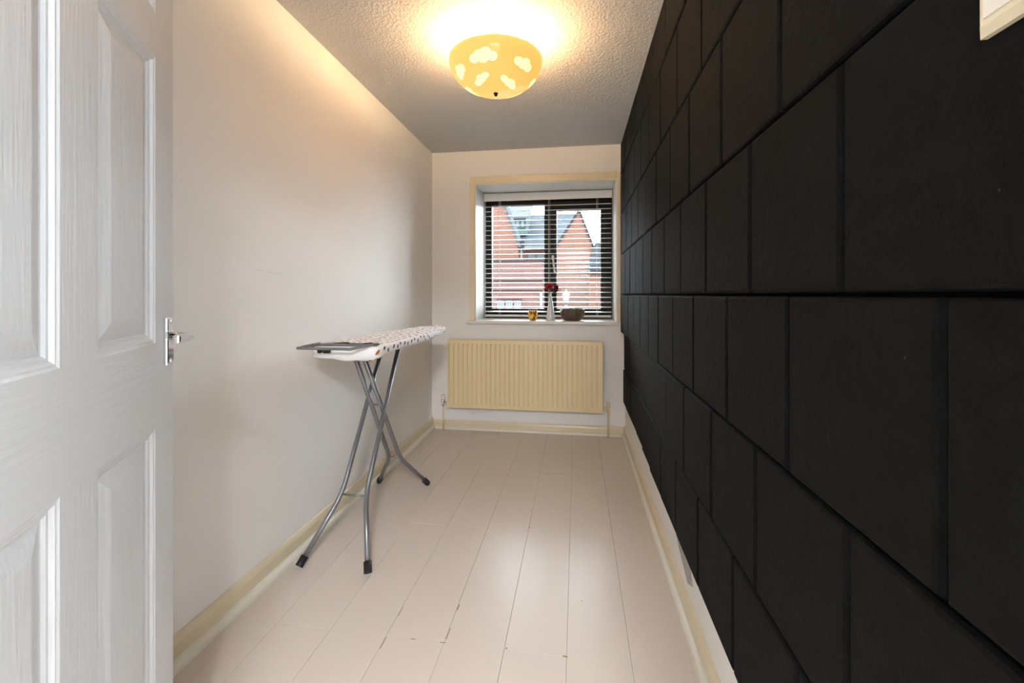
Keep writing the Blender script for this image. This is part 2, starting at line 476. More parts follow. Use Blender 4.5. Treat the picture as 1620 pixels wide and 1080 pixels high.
WY = YB + .42
win = empty('window_1', ((WX0 + WX1) / 2, WY, WZ0)); tag(win, 'dark brown framed window with two panes behind the blind', 'window', kind='structure')
fx = [WX0, -.800, -.305, -.181, .219, WX1]
m = MB()
m.bbox(WX0, fx[1], WY, WY + .07, WZ0, WZ1, .004); m.bbox(.270, WX1, WY, WY + .07, WZ0, WZ1, .004)
m.bbox(fx[1], .270, WY, WY + .07, 2.012, WZ1, .004); m.bbox(fx[1], .270, WY, WY + .07, WZ0, 1.030, .004)
m.bbox(-.300, -.235, WY, WY + .07, 1.030, 2.012, .004)
m.build('frame', M['uframe'], win)
m = MB()
m.bbox(-.245, -.181, WY - .014, WY + .045, 1.005, 2.03, .006); m.bbox(.219, .285, WY - .014, WY + .045, 1.005, 2.03, .006)
m.bbox(-.181, .219, WY - .014, WY + .045, 1.945, 2.03, .006); m.bbox(-.181, .219, WY - .014, WY + .045, 1.005, 1.032, .006)
sash = m.build('casement', M['uframe'], win)
MB().box(fx[1], -.30, WY + .03, WY + .034, 1.03, 2.012).build('pane', M['glass'], win)
MB().box(-.181, .219, WY + .02, WY + .024, 1.032, 1.945).build('pane', M['glass'], sash)
h0 = at(874.5, 407, WY - .03); h1 = at(877.5, 431, WY - .03)
MB().tube([h0, h1], .0085, 8).bbox(h0.x - .012, h0.x + .012, WY - .03, WY - .012, h0.z - .02, h0.z + .02, .003).build('handle', M['white_plastic'], sash)

# ---- door
HNG = Vector((-.528, .215, 0))
door = empty('door_1', HNG, math.atan2(.871, -.491)); tag(door, 'white six-panel door standing open at the left', 'door', kind='structure')
DW, DH, DT = .762, 1.981, .036
st, pw, mu_ = .099, .232, .098
U = [0, st, st + pw, st + pw + mu_, st + 2 * pw + mu_, DW]      # from the hinge
Z = [.006, .235, .889, 1.062, 1.647, 1.737, 1.885, DH]
def dbox(u0, u1, z0, z1, name, m_):
    MB().box(u0, u1, 0, DT, z0, z1).build(name, m_, door, local=True)
dbox(U[0], U[1], Z[0], Z[7], 'stile', M['door_v']); dbox(U[4], U[5], Z[0], Z[7], 'stile', M['door_v'])
for z0, z1 in ((Z[0], Z[1]), (Z[2], Z[3]), (Z[4], Z[5]), (Z[6], Z[7])):
    dbox(U[1], U[4], z0, z1, 'rail', M['door_h'])
for z0, z1 in ((Z[1], Z[2]), (Z[3], Z[4]), (Z[5], Z[6])):
    dbox(U[2], U[3], z0, z1, 'mullion', M['door_v'])
    for u0, u1 in ((U[1], U[2]), (U[3], U[4])):
        pr = [(0, .0), (.004, .0018), (.007, .0020), (.012, .0065), (.016, .0070), (.020, .0105), (.023, .0110), (.050, .0035), (.053, .0030)]
        vs = []; fs = []
        for q, y in pr:
            vs += [(u0 + q, y, z0 + q), (u1 - q, y, z0 + q), (u1 - q, y, z1 - q), (u0 + q, y, z1 - q)]
        for L in range(len(pr) - 1):
            for k in range(4):
                fs.append((L * 4 + k, L * 4 + (k + 1) % 4, L * 4 + 4 + (k + 1) % 4, L * 4 + 4 + k))
        n = len(vs)
        fs.append((n - 4, n - 3, n - 2, n - 1))
        vs += [(u0, DT, z0), (u1, DT, z0), (u1, DT, z1), (u0, DT, z1)]
        fs.append((n, n + 1, n + 2, n + 3))
        for k in range(4): fs.append((k, (k + 1) % 4, n + (k + 1) % 4, n + k))
        MB().add(vs, fs).build('panel', M['door_v'], door, local=True)
hz, hu = 1.062, DW - .042
hp = MB().bbox(hu - .019, hu + .019, -.009, 0, hz - .052, hz + .052, .004).build('handle_plate', M['chrome'], door, local=True)
hp['label'] = 'chrome lever handle on a short back plate'
lv = MB().tube([(hu, -.006, hz + .010), (hu, -.040, hz + .010)], .0085, 16)
bm_ = []
lv.bbox(hu - .088, hu + .011, -.050, -.036, hz + .000, hz + .019, .005)
lv.build('lever', M['chrome'], hp, local=True)
for dz in (-.043, .043):
    sc = MB()
    sc.tube([(hu, -.008, hz + dz), (hu, -.011, hz + dz)], .0045, 12); sc.build('screw', M['chrome'], hp, local=True)
for z in (.22, 1.0, 1.76):
    MB().tube([(-.004, .002, z - .05), (-.004, .002, z + .05)], .006, 10).build('hinge', M['chrome'], door, local=True)

# ================================================================== OBJECTS
# ---- ceiling lamp
LC = Vector((-.385, 2.10, 2.288)); LR, LB = .225, .155
lamp = empty('ceiling_lamp', (LC.x, LC.y, HC)); tag(lamp, 'amber glass bowl ceiling lamp printed with pale clouds', 'ceiling lamp')
N = 28
outer = [(LR * math.sin(math.pi / 2 * k / N), -LB * math.cos(math.pi / 2 * k / N)) for k in range(N + 1)]
inner = [((LR - .004) * math.sin(math.pi / 2 * k / N), -(LB - .004) * math.cos(math.pi / 2 * k / N)) for k in range(N, -1, -1)]
outer[0] = (.0001, -LB); inner[-1] = (.0001, -LB + .004)
shade = MB().lathe(outer + inner, LC, 96).build('shade', M['shade'], lamp)
def cloud(phi, rho, ang, w, h, lobes):
    """star-shaped cloud outline laid onto the bowl; phi, rho on the unit bowl; ang turns it in the surface"""
    n, rings = 72, 5
    out = []
    for i in range(n):
        a = 2 * math.pi * i / n
        ca, sa = math.cos(a), math.sin(a)
        best = 0
        for (cx, cy, cr) in lobes:
            B = ca * cx + sa * cy; C_ = cx * cx + cy * cy - cr * cr
            D = B * B - C_
            if D > 0: best = max(best, B + math.sqrt(D))
        out.append((best * ca, best * sa))
    th = math.asin(rho)
    e0 = Vector((math.sin(th) * math.cos(phi), math.sin(th) * math.sin(phi), -math.cos(th)))
    eu = Vector((-math.sin(phi), math.cos(phi), 0)); ev = e0.cross(eu).normalized()
    def P(x, y):
        x, y = x * w, y * h
        x, y = x * math.cos(ang) - y * math.sin(ang), x * math.sin(ang) + y * math.cos(ang)
        q = (e0 + eu * x + ev * y).normalized()
        q.z = min(q.z, -.03)
        return (LC.x + q.x * (LR + .0008), LC.y + q.y * (LR + .0008), LC.z + q.z * (LB + .0008))
    vs = [P(0, 0)]; fs = []
    for r in range(1, rings + 1):
        vs += [P(x * r / rings, y * r / rings) for x, y in out]
    for i in range(n):
        j = (i + 1) % n
        fs.append((0, 1 + i, 1 + j))
        for r in range(rings - 1):
            fs.append((1 + r * n + i, 1 + r * n + j, 1 + (r + 1) * n + j, 1 + (r + 1) * n + i))
    MB().add(vs, fs, True).build('cloud_print', M['cloud'], shade)
L1 = [(0, 0, .45), (-.62, -.08, .38), (.62, -.08, .38), (.22, .30, .40), (-.25, .22, .34), (0, -.12, .40)]
L2 = [(0, 0, .45), (-.5, -.05, .42), (.55, .05, .42), (.1, .28, .42)]
D = math.radians
cloud(D(-97), .868, D(0), .30, .30, L1)
cloud(D(-38), .834, D(-14), .27, .25, L2)
cloud(D(-146), .80, D(10), .24, .26, L2)
cloud(D(-116), .500, D(22), .26, .18, L2)
cloud(D(-42), .430, D(-25), .29, .18, L2)
cloud(D(21), .80, D(0), .24, .26, L2)
cloud(D(164), .60, D(0), .24, .24, L1)
cloud(D(60), .66, D(0), .24, .24, L2)
cloud(D(112), .86, D(0), .26, .28, L1)
MB().lathe([(.0001, -.016), (.006, -.014), (.008, -.008), (.011, -.004), (.011, 0)], (LC.x, LC.y, LC.z - LB), 16).build('finial', M['black_iron'], lamp)
MB().tube([(LC.x, LC.y, LC.z - LB), (LC.x, LC.y, HC - .02)], .005, 10).build('rod', M['chrome'], lamp)
MB().lathe([(.0001, -.03), (.04, -.03), (.055, -.012), (.055, 0)], (LC.x, LC.y, HC), 32).build('ceiling_plate', M['white_plastic'], lamp)
for sx in (-1, 1):
    bc = Vector((LC.x + sx * .085, LC.y, LC.z - .035))
    MB().lathe([(.0001, -.03), (.02, -.024), (.029, -.004), (.026, .012), (.014, .03), (.013, .045)], bc, 20).build('bulb', M['bulb'], lamp)
    MB().tube([(bc.x, bc.y, bc.z + .045), (LC.x + sx * .02, LC.y, HC - .03)], .010, 8).build('holder_arm', M['white_plastic'], lamp)
    pl = bpy.data.lights.new('bulb_light', 'POINT'); pl.energy = LAMP_W / 2; pl.color = (1.0, .68, .36); pl.shadow_soft_size = .035
    po = bpy.data.objects.new('bulb_light', pl); COL.objects.link(po); po.parent = lamp
    po.location = (sx * .085, 0, LC.z + .015 - HC)

# ---- radiator
RX0, RX1, RZ0, RZ1, RY = -1.0865, .212, .203, .783, 3.64
rad = empty('radiator', ((RX0 + RX1) / 2, YB, 0)); tag(rad, 'cream ribbed panel radiator under the window', 'radiator')
ribs = 32; p = (RX1 - RX0 - .03) / ribs
xp = [(RX0, .016), (RX0, .004), (RX0 + .004, 0), (RX0 + .013, 0)]
for k in range(ribs):
    a = RX0 + .015 + k * p
    xp += [(a, .000), (a + .003, .0075), (a + .011, .0075), (a + .014, .000), (a + p - .001, .000)]
xp += [(RX1 - .004, 0), (RX1, .004), (RX1, .016)]
vs = []; fs = []
zz = [(RZ0, 1, .016), (RZ0, 0, .003), (RZ0 + .004, 0, 0), (RZ0 + .034, 0, 0), (RZ0 + .044, 1, 0), (RZ1 - .044, 1, 0), (RZ1 - .034, 0, 0), (RZ1 - .004, 0, 0), (RZ1, 0, .003), (RZ1, 0, .016)]
for z, k, dy in zz:
    for x, y in xp:
        vs.append((x, RY + (max(y, dy) if dy else (y * k if 0 < y < .01 and RX0 < x < RX1 else y)), z))
n = len(xp)
for r in range(len(zz) - 1):
    for i in range(n - 1):
        fs.append((r * n + i, r * n + i + 1, (r + 1) * n + i + 1, (r + 1) * n + i))
MB().add(vs, fs).build('front_panel', M['radiator'], rad)
MB().bbox(RX0 + .01, RX1 - .01, RY + .05, RY + .064, RZ0, RZ1, .004).build('back_panel', M['radiator'], rad)
m = MB()
for k in range(40):
    a = RX0 + .03 + k * (RX1 - RX0 - .06) / 39
    m.box(a - .001, a + .001, RY + .014, RY + .052, RZ0 + .06, RZ1 - .06)
m.build('convector_fins', M['radiator'], rad)
for x in (RX0 + .2, RX1 - .2):
    MB().box(x - .02, x + .02, RY + .062, YB - .003, RZ0 + .06, RZ1 - .06).build('bracket', M['radiator'], rad)
def valve(px, chrome, name):
    x = px; zc = RZ0 + .035
    mt = M['chrome'] if chrome else M['radiator']
    v = MB().tube([(x, RY + .03, zc - .03), (x, RY + .03, zc + .02)], .012, 14)
    v.tube([(x, RY + .03, zc), ((RX0 if x < 0 else RX1) + (.012 if x < 0 else -.012), RY + .03, zc)], .009, 12)
    vv = v.build('valve', mt, rad)
    if chrome:
        vv['label'] = 'chrome radiator valve'
        MB().lathe([(.0001, .07), (.014, .068), (.017, .055), (.017, .03), (.012, .02)], (x, RY + .03, zc), 18).build('valve_head', M['white_plastic'], vv)
        MB().lathe([(.0165, 0), (.0165, .012), (.013, .014), (.013, -.002), (.0165, 0)], (x, RY + .03, zc + .014), 18).build('collar', M['chrome'], vv)
    else:
        MB().lathe([(.0001, .05), (.013, .048), (.015, .02), (.012, .015)], (x, RY + .03, zc), 18).build('valve_head', mt, vv)
    MB().tube([(x, RY + .03, zc - .03), (x, RY + .03, 0.0)], .0075, 12).build('pipe', M['radiator'], rad)
valve(at(701, 600, RY + .03).x, True, 'l'); valve(at(962, 640, RY + .03).x, False, 'r')
w0 = [(735, 646), (740, 650), (747, 654.5), (752, 653), (757, 651.5), (768, 652), (778, 649.5), (783, 647)]
o = MB().tube([at(x, y, YB - .02) for x, y in w0], .0022, 6, 4).build('loose_cable', M['bead']); tag(o, 'thin cream cable hanging loose under the radiator', 'cable')

# ---- venetian blind
BY = YB + .345
bx0, bx1 = WX0 + .012, WX1 - .012
bl = empty('venetian_blind', ((bx0 + bx1) / 2, BY, WZ0)); tag(bl, 'white venetian blind with open slats in the window', 'blind')
MB().bbox(bx0, bx1, BY - .036, BY - .024, 2.030, 2.100, .003).build('valance', M['blind'], bl)
MB().bbox(bx0 + .004, bx1 - .004, BY - .024, BY + .026, 2.055, 2.103, .002).build('headrail', M['blind'], bl)
zb, pit = 1.004, .0444
slat = None
tilt = R(8.5)
sl = MB()
ns = 5
vs = []; fs = []
for sgn in (0, 1):
    for k in range(ns + 1):
        q = -1 + 2 * k / ns
        yy = q * .025; zz_ = .003 * (1 - q * q) + (.0028 if sgn else 0)
        y2 = yy * math.cos(tilt) - zz_ * math.sin(tilt); z2 = yy * math.sin(tilt) + zz_ * math.cos(tilt)
        for x in (bx0 + .006, bx1 - .006): vs.append((x, BY + y2, z2))
def vid(sg, k, e): return sg * (ns + 1) * 2 + k * 2 + e
for k in range(ns):
    fs.append((vid(0, k, 0), vid(0, k, 1), vid(0, k + 1, 1), vid(0, k + 1, 0)))
    fs.append((vid(1, k, 0), vid(1, k + 1, 0), vid(1, k + 1, 1), vid(1, k, 1)))
    for e in (0, 1): fs.append((vid(0, k, e), vid(0, k + 1, e), vid(1, k + 1, e), vid(1, k, e)))
for k in (0, ns): fs.append((vid(0, k, 0), vid(0, k, 1), vid(1, k, 1), vid(1, k, 0)))
for i in range(23):
    z = zb + i * pit
    if slat is None:
        slat = MB().add(vs, fs).build('slat', M['blind'], bl, origin=((bx0 + bx1) / 2, BY, 0))
        slat.location.z = z - WZ0
    else:
        c = slat.copy(); COL.objects.link(c); c.location.z = z - WZ0
MB().bbox(bx0 + .006, bx1 - .006, BY - .026, BY + .026, .958, .976, .004).build('bottom_rail', M['blind'], bl)
for px in (790, 868, 944):
    x = at(px, 400, BY).x
    for dy in (-.0275, .0275):
        MB().tube([(x, BY + dy, .965), (x, BY + dy, 2.06)], .0011, 5).build('ladder_cord', M['cord'], bl)
    MB().tube([(x + .012, BY, .965), (x + .012, BY, 2.06)], .0011, 5).build('lift_cord', M['cord'], bl)

# ---- things on the sill
def speck_mat(name, cols, scale, rough=.4, hard=False):
    m = mat(name, cols[0], rough)
    nt = m.node_tree; b = nt.nodes['Principled BSDF']
    tc = nt.nodes.new('ShaderNodeTexCoord')
    v = nt.nodes.new('ShaderNodeTexVoronoi'); v.inputs['Scale'].default_value = scale
    nt.links.new(tc.outputs['Object'], v.inputs['Vector'])
    sp = nt.nodes.new('ShaderNodeSeparateColor'); nt.links.new(v.outputs['Color'], sp.inputs[0])
    cr = nt.nodes.new('ShaderNodeValToRGB'); cr.color_ramp.interpolation = 'CONSTANT' if hard else 'LINEAR'
    e = cr.color_ramp.elements
    while len(e) < len(cols): e.new(.5)
    for k, c in enumerate(cols):
        e[k].position = k / len(cols); e[k].color = (*c, 1)
    nt.links.new(sp.outputs[0], cr.inputs[0]); nt.links.new(cr.outputs[0], b.inputs['Base Color'])
    return m
M['mosaic'] = speck_mat('amber_mosaic_glass', [(.75, .42, .04), (.25, .08, .02), (.70, .30, .03), (.45, .05, .02), (.80, .60, .15)], 55, .15, True)
M['bowl_wood'] = speck_mat('mottled_brown_bowl', [(.055, .035, .02), (.12, .075, .035), (.085, .06, .03), (.16, .10, .05), (.06, .045, .03)], 60, .45)
M['vase'] = speck_mat('frosted_silver_glass', [(.62, .64, .63), (.75, .76, .75), (.52, .54, .54), (.70, .70, .70)], 120, .15)
M['petal'] = mat('red_petal', (.55, .012, .015), .55, var=.25, varscale=40)
M['petal2'] = mat('dark_red_petal', (.16, .006, .025), .55, var=.25, varscale=40)
M['stem'] = mat('green_stem', (.06, .14, .05), .6)
M['jade'] = mat('green_leaf_scrap', (.05, .30, .20), .5)

SZ = WZ0
p = at(905.5, 500, 3.83)
bw = empty('bowl', (p.x, 3.83, SZ)); tag(bw, 'wide mottled brown bowl on the window sill', 'bowl')
bp_ = [(.0001, 0), (.062, 0), (.070, .004), (.088, .022), (.101, .048), (.106, .072), (.103, .092), (.097, .102), (.092, .101), (.096, .088), (.097, .07), (.090, .045), (.07, .02), (.0001, .014)]
MB().lathe(bp_, (p.x, 3.83, SZ), 40, wob=lambda a, k: .012 * math.sin(5 * a + k * .5)).build('body', M['bowl_wood'], bw)
MB().lathe([(.0001, .112), (.02, .108), (.032, .095), (.02, .07)], (p.x - .005, 3.83, SZ), 9, False).build('contents', M['jade'], bw)
p = at(843, 500, 3.83)
ch = empty('candle_holder', (p.x, 3.83, SZ)); tag(ch, 'small round amber mosaic candle holder on the window sill', 'candle holder')
MB().lathe([(.0001, 0), (.022, 0), (.026, .004), (.038, .022), (.0435, .046), (.042, .066), (.036, .082), (.038, .088), (.034, .088), (.033, .08), (.038, .06), (.036, .03), (.02, .01), (.0001, .009)], (p.x, 3.83, SZ), 32).build('cup', M['mosaic'], ch)
MB().lathe([(.0001, .03), (.019, .03), (.019, .012)], (p.x, 3.83, SZ), 20).build('candle', M['white_plastic'], ch)
p = at(871, 500, 3.82)
vz = empty('bud_vase', (p.x, 3.82, SZ)); tag(vz, 'tall cone shaped glass bud vase on the window sill', 'vase')
MB().lathe([(.0001, 0), (.037, 0), (.039, .003), (.0385, .010), (.030, .07), (.020, .14), (.0115, .20), (.0085, .225), (.010, .238), (.0085, .238), (.007, .225), (.0001, .02)], (p.x, 3.82, SZ), 4 * 8).build('body', M['vase'], vz)
fw = empty('rose', (p.x, 3.82, SZ)); tag(fw, 'red artificial rose with a drooping dark red bloom in the bud vase', 'flower')
MB().tube([(p.x, 3.82, SZ + .022), (p.x, 3.82, SZ + .25), (p.x - .004, 3.815, SZ + .285)], .0025, 6).build('stem', M['stem'], fw)
def bloom(c, r, m_, name, seed, tiltv):
    rg = random.Random(seed); mm = MB()
    q = Vector((0, 0, 1)).rotation_difference(Vector(tiltv)).to_matrix()
    for lay, (rr, cnt, op) in enumerate(((.35, 3, .15), (.65, 5, .45), (1.0, 6, .9))):
        for k in range(cnt):
            a0 = 2 * math.pi * (k + .4 * lay) / cnt + rg.uniform(-.2, .2)
            vs = []; fs = []
            A, Bn = 6, 5
            for i in range(A + 1):
                u = i / A * 2 - 1
                for j in range(Bn + 1):
                    w = j / Bn
                    an = a0 + u * (1.0 if lay else 1.3) * math.sin(.35 + w * 1.6)
                    rad_ = r * rr * (.25 + .75 * math.sin(w * 1.5)) * (1 + op * .25 * w * w)
                    z = r * (-.55 + 1.5 * w * (1 - .25 * u * u) - op * .45 * w ** 3 - .12 * lay * w)
                    vs.append(Vector(c) + q @ Vector((rad_ * math.cos(an), rad_ * math.sin(an), z)))
            for i in range(A):
                for j in range(Bn):
                    a = i * (Bn + 1) + j
                    fs.append((a, a + 1, a + Bn + 2, a + Bn + 1))
            mm.add(vs, fs, True)
    return mm.build(name, m_, fw)
bloom((p.x - .008, 3.812, SZ + .290), .034, M['petal'], 'bloom', 2, (-.2, -.5, .8))
bloom((p.x + .040, 3.812, SZ + .272), .032, M['petal2'], 'bloom', 3, (.8, -.4, -.3))
MB().tube([(p.x, 3.82, SZ + .255), (p.x + .012, 3.82, SZ + .275), (p.x + .03, 3.815, SZ + .276)], .002, 6, 4).build('side_stem', M['stem'], fw)

# ---- light switch on the tiles
sw = empty('light_switch', (.359, .404, 1.39)); tag(sw, 'cream light switch plate on the black tiles at the upper right corner', 'light switch')
y0, y1, z0, z1 = .361, .449, 1.388, 1.476
vs = []; fs = []
pr = [(.3605, 0), (.3550, 0), (.3495, .0065), (.3490, .0075)]
for x, q in pr: vs += [(x, y0 + q, z0 + q), (x, y1 - q, z0 + q), (x, y1 - q, z1 - q), (x, y0 + q, z1 - q)]
for L in range(3):
    for k in range(4): fs.append((L * 4 + k, L * 4 + (k + 1) % 4, L * 4 + 4 + (k + 1) % 4, L * 4 + 4 + k))
fs += [(12, 13, 14, 15), (0, 1, 2, 3)]
MB().add(vs, fs).build('plate', M['cream'], sw)
MB().bbox(.3470, .3492, y0 + .012, y1 - .012, z0 + .012, z1 - .012, .0008).build('face', M['white_plastic'], sw)
MB().prism([(.3475, 1.418), (.3435, 1.446), (.3475, 1.446)], 'y', .398, .412).build('rocker', M['white_plastic'], sw)

# ---- ironing board
def cover_mat():
    m = mat('white_cotton_with_dots', (.88, .87, .88), .85, bump=(60, .15, .003))
    nt = m.node_tree; b = nt.nodes['Principled BSDF']
    tc = nt.nodes.new('ShaderNodeTexCoord')
    v = nt.nodes.new('ShaderNodeTexVoronoi'); v.inputs['Scale'].default_value = 22; v.inputs['Randomness'].default_value = .5
    v.voronoi_dimensions = '2D'
    sx = nt.nodes.new('ShaderNodeSeparateXYZ'); cb = nt.nodes.new('ShaderNodeCombineXYZ'); sb = nt.nodes.new('ShaderNodeMath'); sb.operation = 'SUBTRACT'
    nt.links.new(tc.outputs['Object'], sx.inputs[0]); nt.links.new(sx.outputs[0], sb.inputs[0]); nt.links.new(sx.outputs[2], sb.inputs[1])
    nt.links.new(sb.outputs[0], cb.inputs[0]); nt.links.new(sx.outputs[1], cb.inputs[1]); nt.links.new(cb.outputs[0], v.inputs['Vector'])
    lt = nt.nodes.new('ShaderNodeMath'); lt.operation = 'LESS_THAN'; lt.inputs[1].default_value = .20
    nt.links.new(v.outputs['Distance'], lt.inputs[0])
    sp = nt.nodes.new('ShaderNodeSeparateColor'); nt.links.new(v.outputs['Color'], sp.inputs[0])
    cr = nt.nodes.new('ShaderNodeValToRGB'); cr.color_ramp.interpolation = 'CONSTANT'
    e = cr.color_ramp.elements
    cols = [(.22, .03, .03), (.10, .04, .03), (.05, .06, .10), (.40, .12, .04), (.25, .10, .10)]
    while len(e) < len(cols): e.new(.5)
    for k, c in enumerate(cols): e[k].position = k / len(cols); e[k].color = (*c, 1)
    nt.links.new(sp.outputs[0], cr.inputs[0])
    mx = nt.nodes.new('ShaderNodeMixRGB'); mx.inputs[1].default_value = (.88, .87, .88, 1)
    nt.links.new(lt.outputs[0], mx.inputs[0]); nt.links.new(cr.outputs[0], mx.inputs[2]); nt.links.new(mx.outputs[0], b.inputs['Base Color'])
    return m
M['cover'] = cover_mat()
BX = -1.0; IB0, IB1 = 1.80, 3.09; BZ = .940
ib = empty('ironing_board', (-1.02, 2.15, 0)); tag(ib, 'silver framed ironing board with a dotted white cover by the wall', 'ironing board')
def half(y):
    t = (y - IB0) / (IB1 - IB0)
    w = .160 if t < .42 else .160 - .075 * ((t - .42) / .58) ** 1.3
    if t > .90: w *= math.sqrt(max(0, 1 - ((t - .90) / .10) ** 2)) * .999 + .001
    if t < .03: w *= .86 + .14 * math.sqrt(max(0, 1 - (1 - t / .03) ** 2))
    return w
ts = [0, .003, .008, .015, .03] + [.03 + .87 * k / 34 for k in range(1, 35)] + [.90 + .10 * math.sin(math.pi / 2 * k / 10) for k in range(1, 10)]
right = [(half(IB0 + t * (IB1 - IB0)), IB0 + t * (IB1 - IB0)) for t in ts]
near = [(x, IB0 - .004) for x in (-.10, -.06, -.02, .02, .06, .10)]
outl = near + right + [(0, IB1)] + [(-x, y) for x, y in reversed(right)]
n = len(outl)
rg = random.Random(7)
def ring(inset, z, wave=0.0, drop=0.0):
    out = []
    for i, (x, y) in enumerate(outl):
        x2 = x - math.copysign(min(abs(x), inset), x) if abs(x) > 1e-4 else x
        y2 = y + (inset if y < IB0 + .05 else 0) - (inset if y > IB1 - .12 else 0) * (1 if y > IB1 - .05 else .5)
        zz = z + wave * (math.sin(i * 1.9) + .6 * math.sin(i * .73 + 1)) * .5
        if drop and y < IB0 + .16:
            zz -= drop * (1 - max(0, y - IB0) / .16) * max(0, .45 + .55 * math.sin((x + .16) * 9.0))
        out.append((BX + x2, y2, zz))
    return out
rings_ = [ring(.10, BZ + .001), ring(.05, BZ + .001), ring(.016, BZ), ring(.005, BZ - .003), ring(0, BZ - .011), ring(-.003, BZ - .026, .002), ring(-.001, BZ - .037, .006, .024), ring(.014, BZ - .040, .006, .030), ring(.035, BZ - .030, .002)]
vs = [v for r_ in rings_ for v in r_]
fs = []
for L in range(len(rings_) - 1):
    for i in range(n): fs.append((L * n + i, L * n + (i + 1) % n, (L + 1) * n + (i + 1) % n, (L + 1) * n + i))
c0 = len(vs)
# spine to close the top
vs += [(BX, y, BZ + .001) for (x, y) in outl]
for i in range(n): fs.append((i, (i + 1) % n, c0 + (i + 1) % n, c0 + i))
MB().add(vs, fs, True).build('cover', M['cover'], ib)
# steel top beneath the cover
top = [(BX + x * .93, IB0 + .02 + (y - IB0) * .97) for x, y in outl]
MB().prism(top, 'z', BZ - .030, BZ - .014).build('steel_top', M['grey_metal'], ib)
for sx in (-.075, .075):
    MB().box(BX + sx - .008, BX + sx + .008, 1.90, 2.55, BZ - .046, BZ - .030).build('rail', M['grey_metal'], ib)
LXc = -1.02; TR = .0115
def leg(pts, foot_dir):
    g = MB().tube(pts, TR, 12).build('leg', M['grey_metal'], ib)
    f0 = Vector(pts[0]); d = (Vector(pts[1]) - f0).normalized()
    MB().tube([f0 - d * .006, f0 - d * .004, f0 + d * .036], .0168, 14).build('rubber_foot', M['rubber'], g)
def L1_(z): return 1.911 + (z - .219) / 1.567
def L2_(z): return 2.392 - (z - .233) / 1.516
def bent(f, b, t, L=.07):
    """foot, bend, top: straight tube with a tight bend"""
    p, q = b + (f - b).normalized() * L, b + (t - b).normalized() * L
    k = [p.lerp(b, i / 6).lerp(b.lerp(q, i / 6), i / 6) for i in range(7)]
    return [f, f.lerp(p, .97)] + k + [q.lerp(t, .03), t]
for sx, fx_, fy_ in ((-1, -1.160, 1.725), (1, -.855, 1.727)):
    leg(bent(Vector((fx_, fy_, .018)), Vector((LXc + sx * .058, L1_(.235), .235)), Vector((LXc + sx * .047, L1_(.902), .902))), 0)
for sx, fx_, fy_ in ((-1, -1.200, 2.574), (1, -.898, 2.590)):
    leg(bent(Vector((fx_, fy_, .018)), Vector((LXc + sx * .031, L2_(.235), .235)), Vector((LXc + sx * .022, L2_(.902), .902))), 0)
MB().tube([(LXc - .055, L1_(.235), .235), (LXc + .055, L1_(.235), .235)], .0045, 8).build('brace', M['grey_metal'], ib)
MB().tube([(LXc - .03, L2_(.245), .245), (LXc + .03, L2_(.245), .245)], .0045, 8).build('brace', M['grey_metal'], ib)
MB().tube([(LXc - .030, L2_(.596) , .596), (LXc + .062, L2_(.596), .596)], .005, 8).build('pivot_pin', M['grey_metal'], ib)
MB().tube([(LXc - .06, L1_(.902), .902), (LXc + .06, L1_(.902), .902)], .007, 8).build('top_bar', M['grey_metal'], ib)
MB().tube([(LXc - .04, L2_(.902), .902), (LXc + .04, L2_(.902), .902)], .007, 8).build('top_bar', M['grey_metal'], ib)
# iron rest
rz = .934
ir = MB().tube([(-1.135, 1.835, rz + .010), (-1.165, 1.775, rz + .004), (-1.174, 1.745, rz), (-1.160, 1.733, rz), (-.965, 1.733, rz), (-.935, 1.742, rz), (-.872, 1.795, rz + .012), (-.856, 1.830, rz + .012)], .0060, 10, 4)
ir.tube([(-1.150, 1.800, rz + .008), (-1.10, 1.796, rz + .010), (-.945, 1.796, rz + .010), (-.880, 1.790, rz + .011)], .0060, 10, 3)
ir.tube([(-1.115, 1.796, rz + .010), (-1.14, 1.735, rz)], .004, 8)
rest = ir.build('iron_rest', M['grey_metal'], ib)
for x in (-1.10, -1.075, -1.06):
    MB().lathe([(.0001, -.014), (.009, -.012), (.011, 0), (.008, .008)], (x, 1.775, rz - .012), 12).build('knob', M['rubber'], rest)

# ================================================================== OUTSIDE
GZ = -3.2
o = MB().box(-30, 30, 6, 60, GZ - .2, GZ).build('ground_outside', M['ground']); tag(o, 'grey paved ground outside the window', 'ground', kind='structure')

def pane_window(root, a, b, Y, n=2, label=None, m_frame='white_trim'):
    """window with a frame, bars and glass on the wall plane Y; a, b opposite corners in pixels"""
    p0, p1 = at(*a, Y), at(*b, Y)
    x0, x1, z1, z0 = p0.x, p1.x, p0.z, p1.z
    f = MB(); t = .05
    f.box(x0, x1, Y - .04, Y + .02, z0, z0 + t).box(x0, x1, Y - .04, Y + .02, z1 - t, z1).box(x0, x0 + t, Y - .04, Y + .02, z0 + t, z1 - t).box(x1 - t, x1, Y - .04, Y + .02, z0 + t, z1 - t)
    for k in range(1, n):
        x = x0 + (x1 - x0) * k / n
        f.box(x - t / 2, x + t / 2, Y - .04, Y + .02, z0 + t, z1 - t)
    w = f.build('window', M[m_frame], root)
    MB().box(x0 + t, x1 - t, Y - .01, Y, z0 + t, z1 - t).build('pane', M['dark_glass'], w)
    return x0, x1, z0, z1

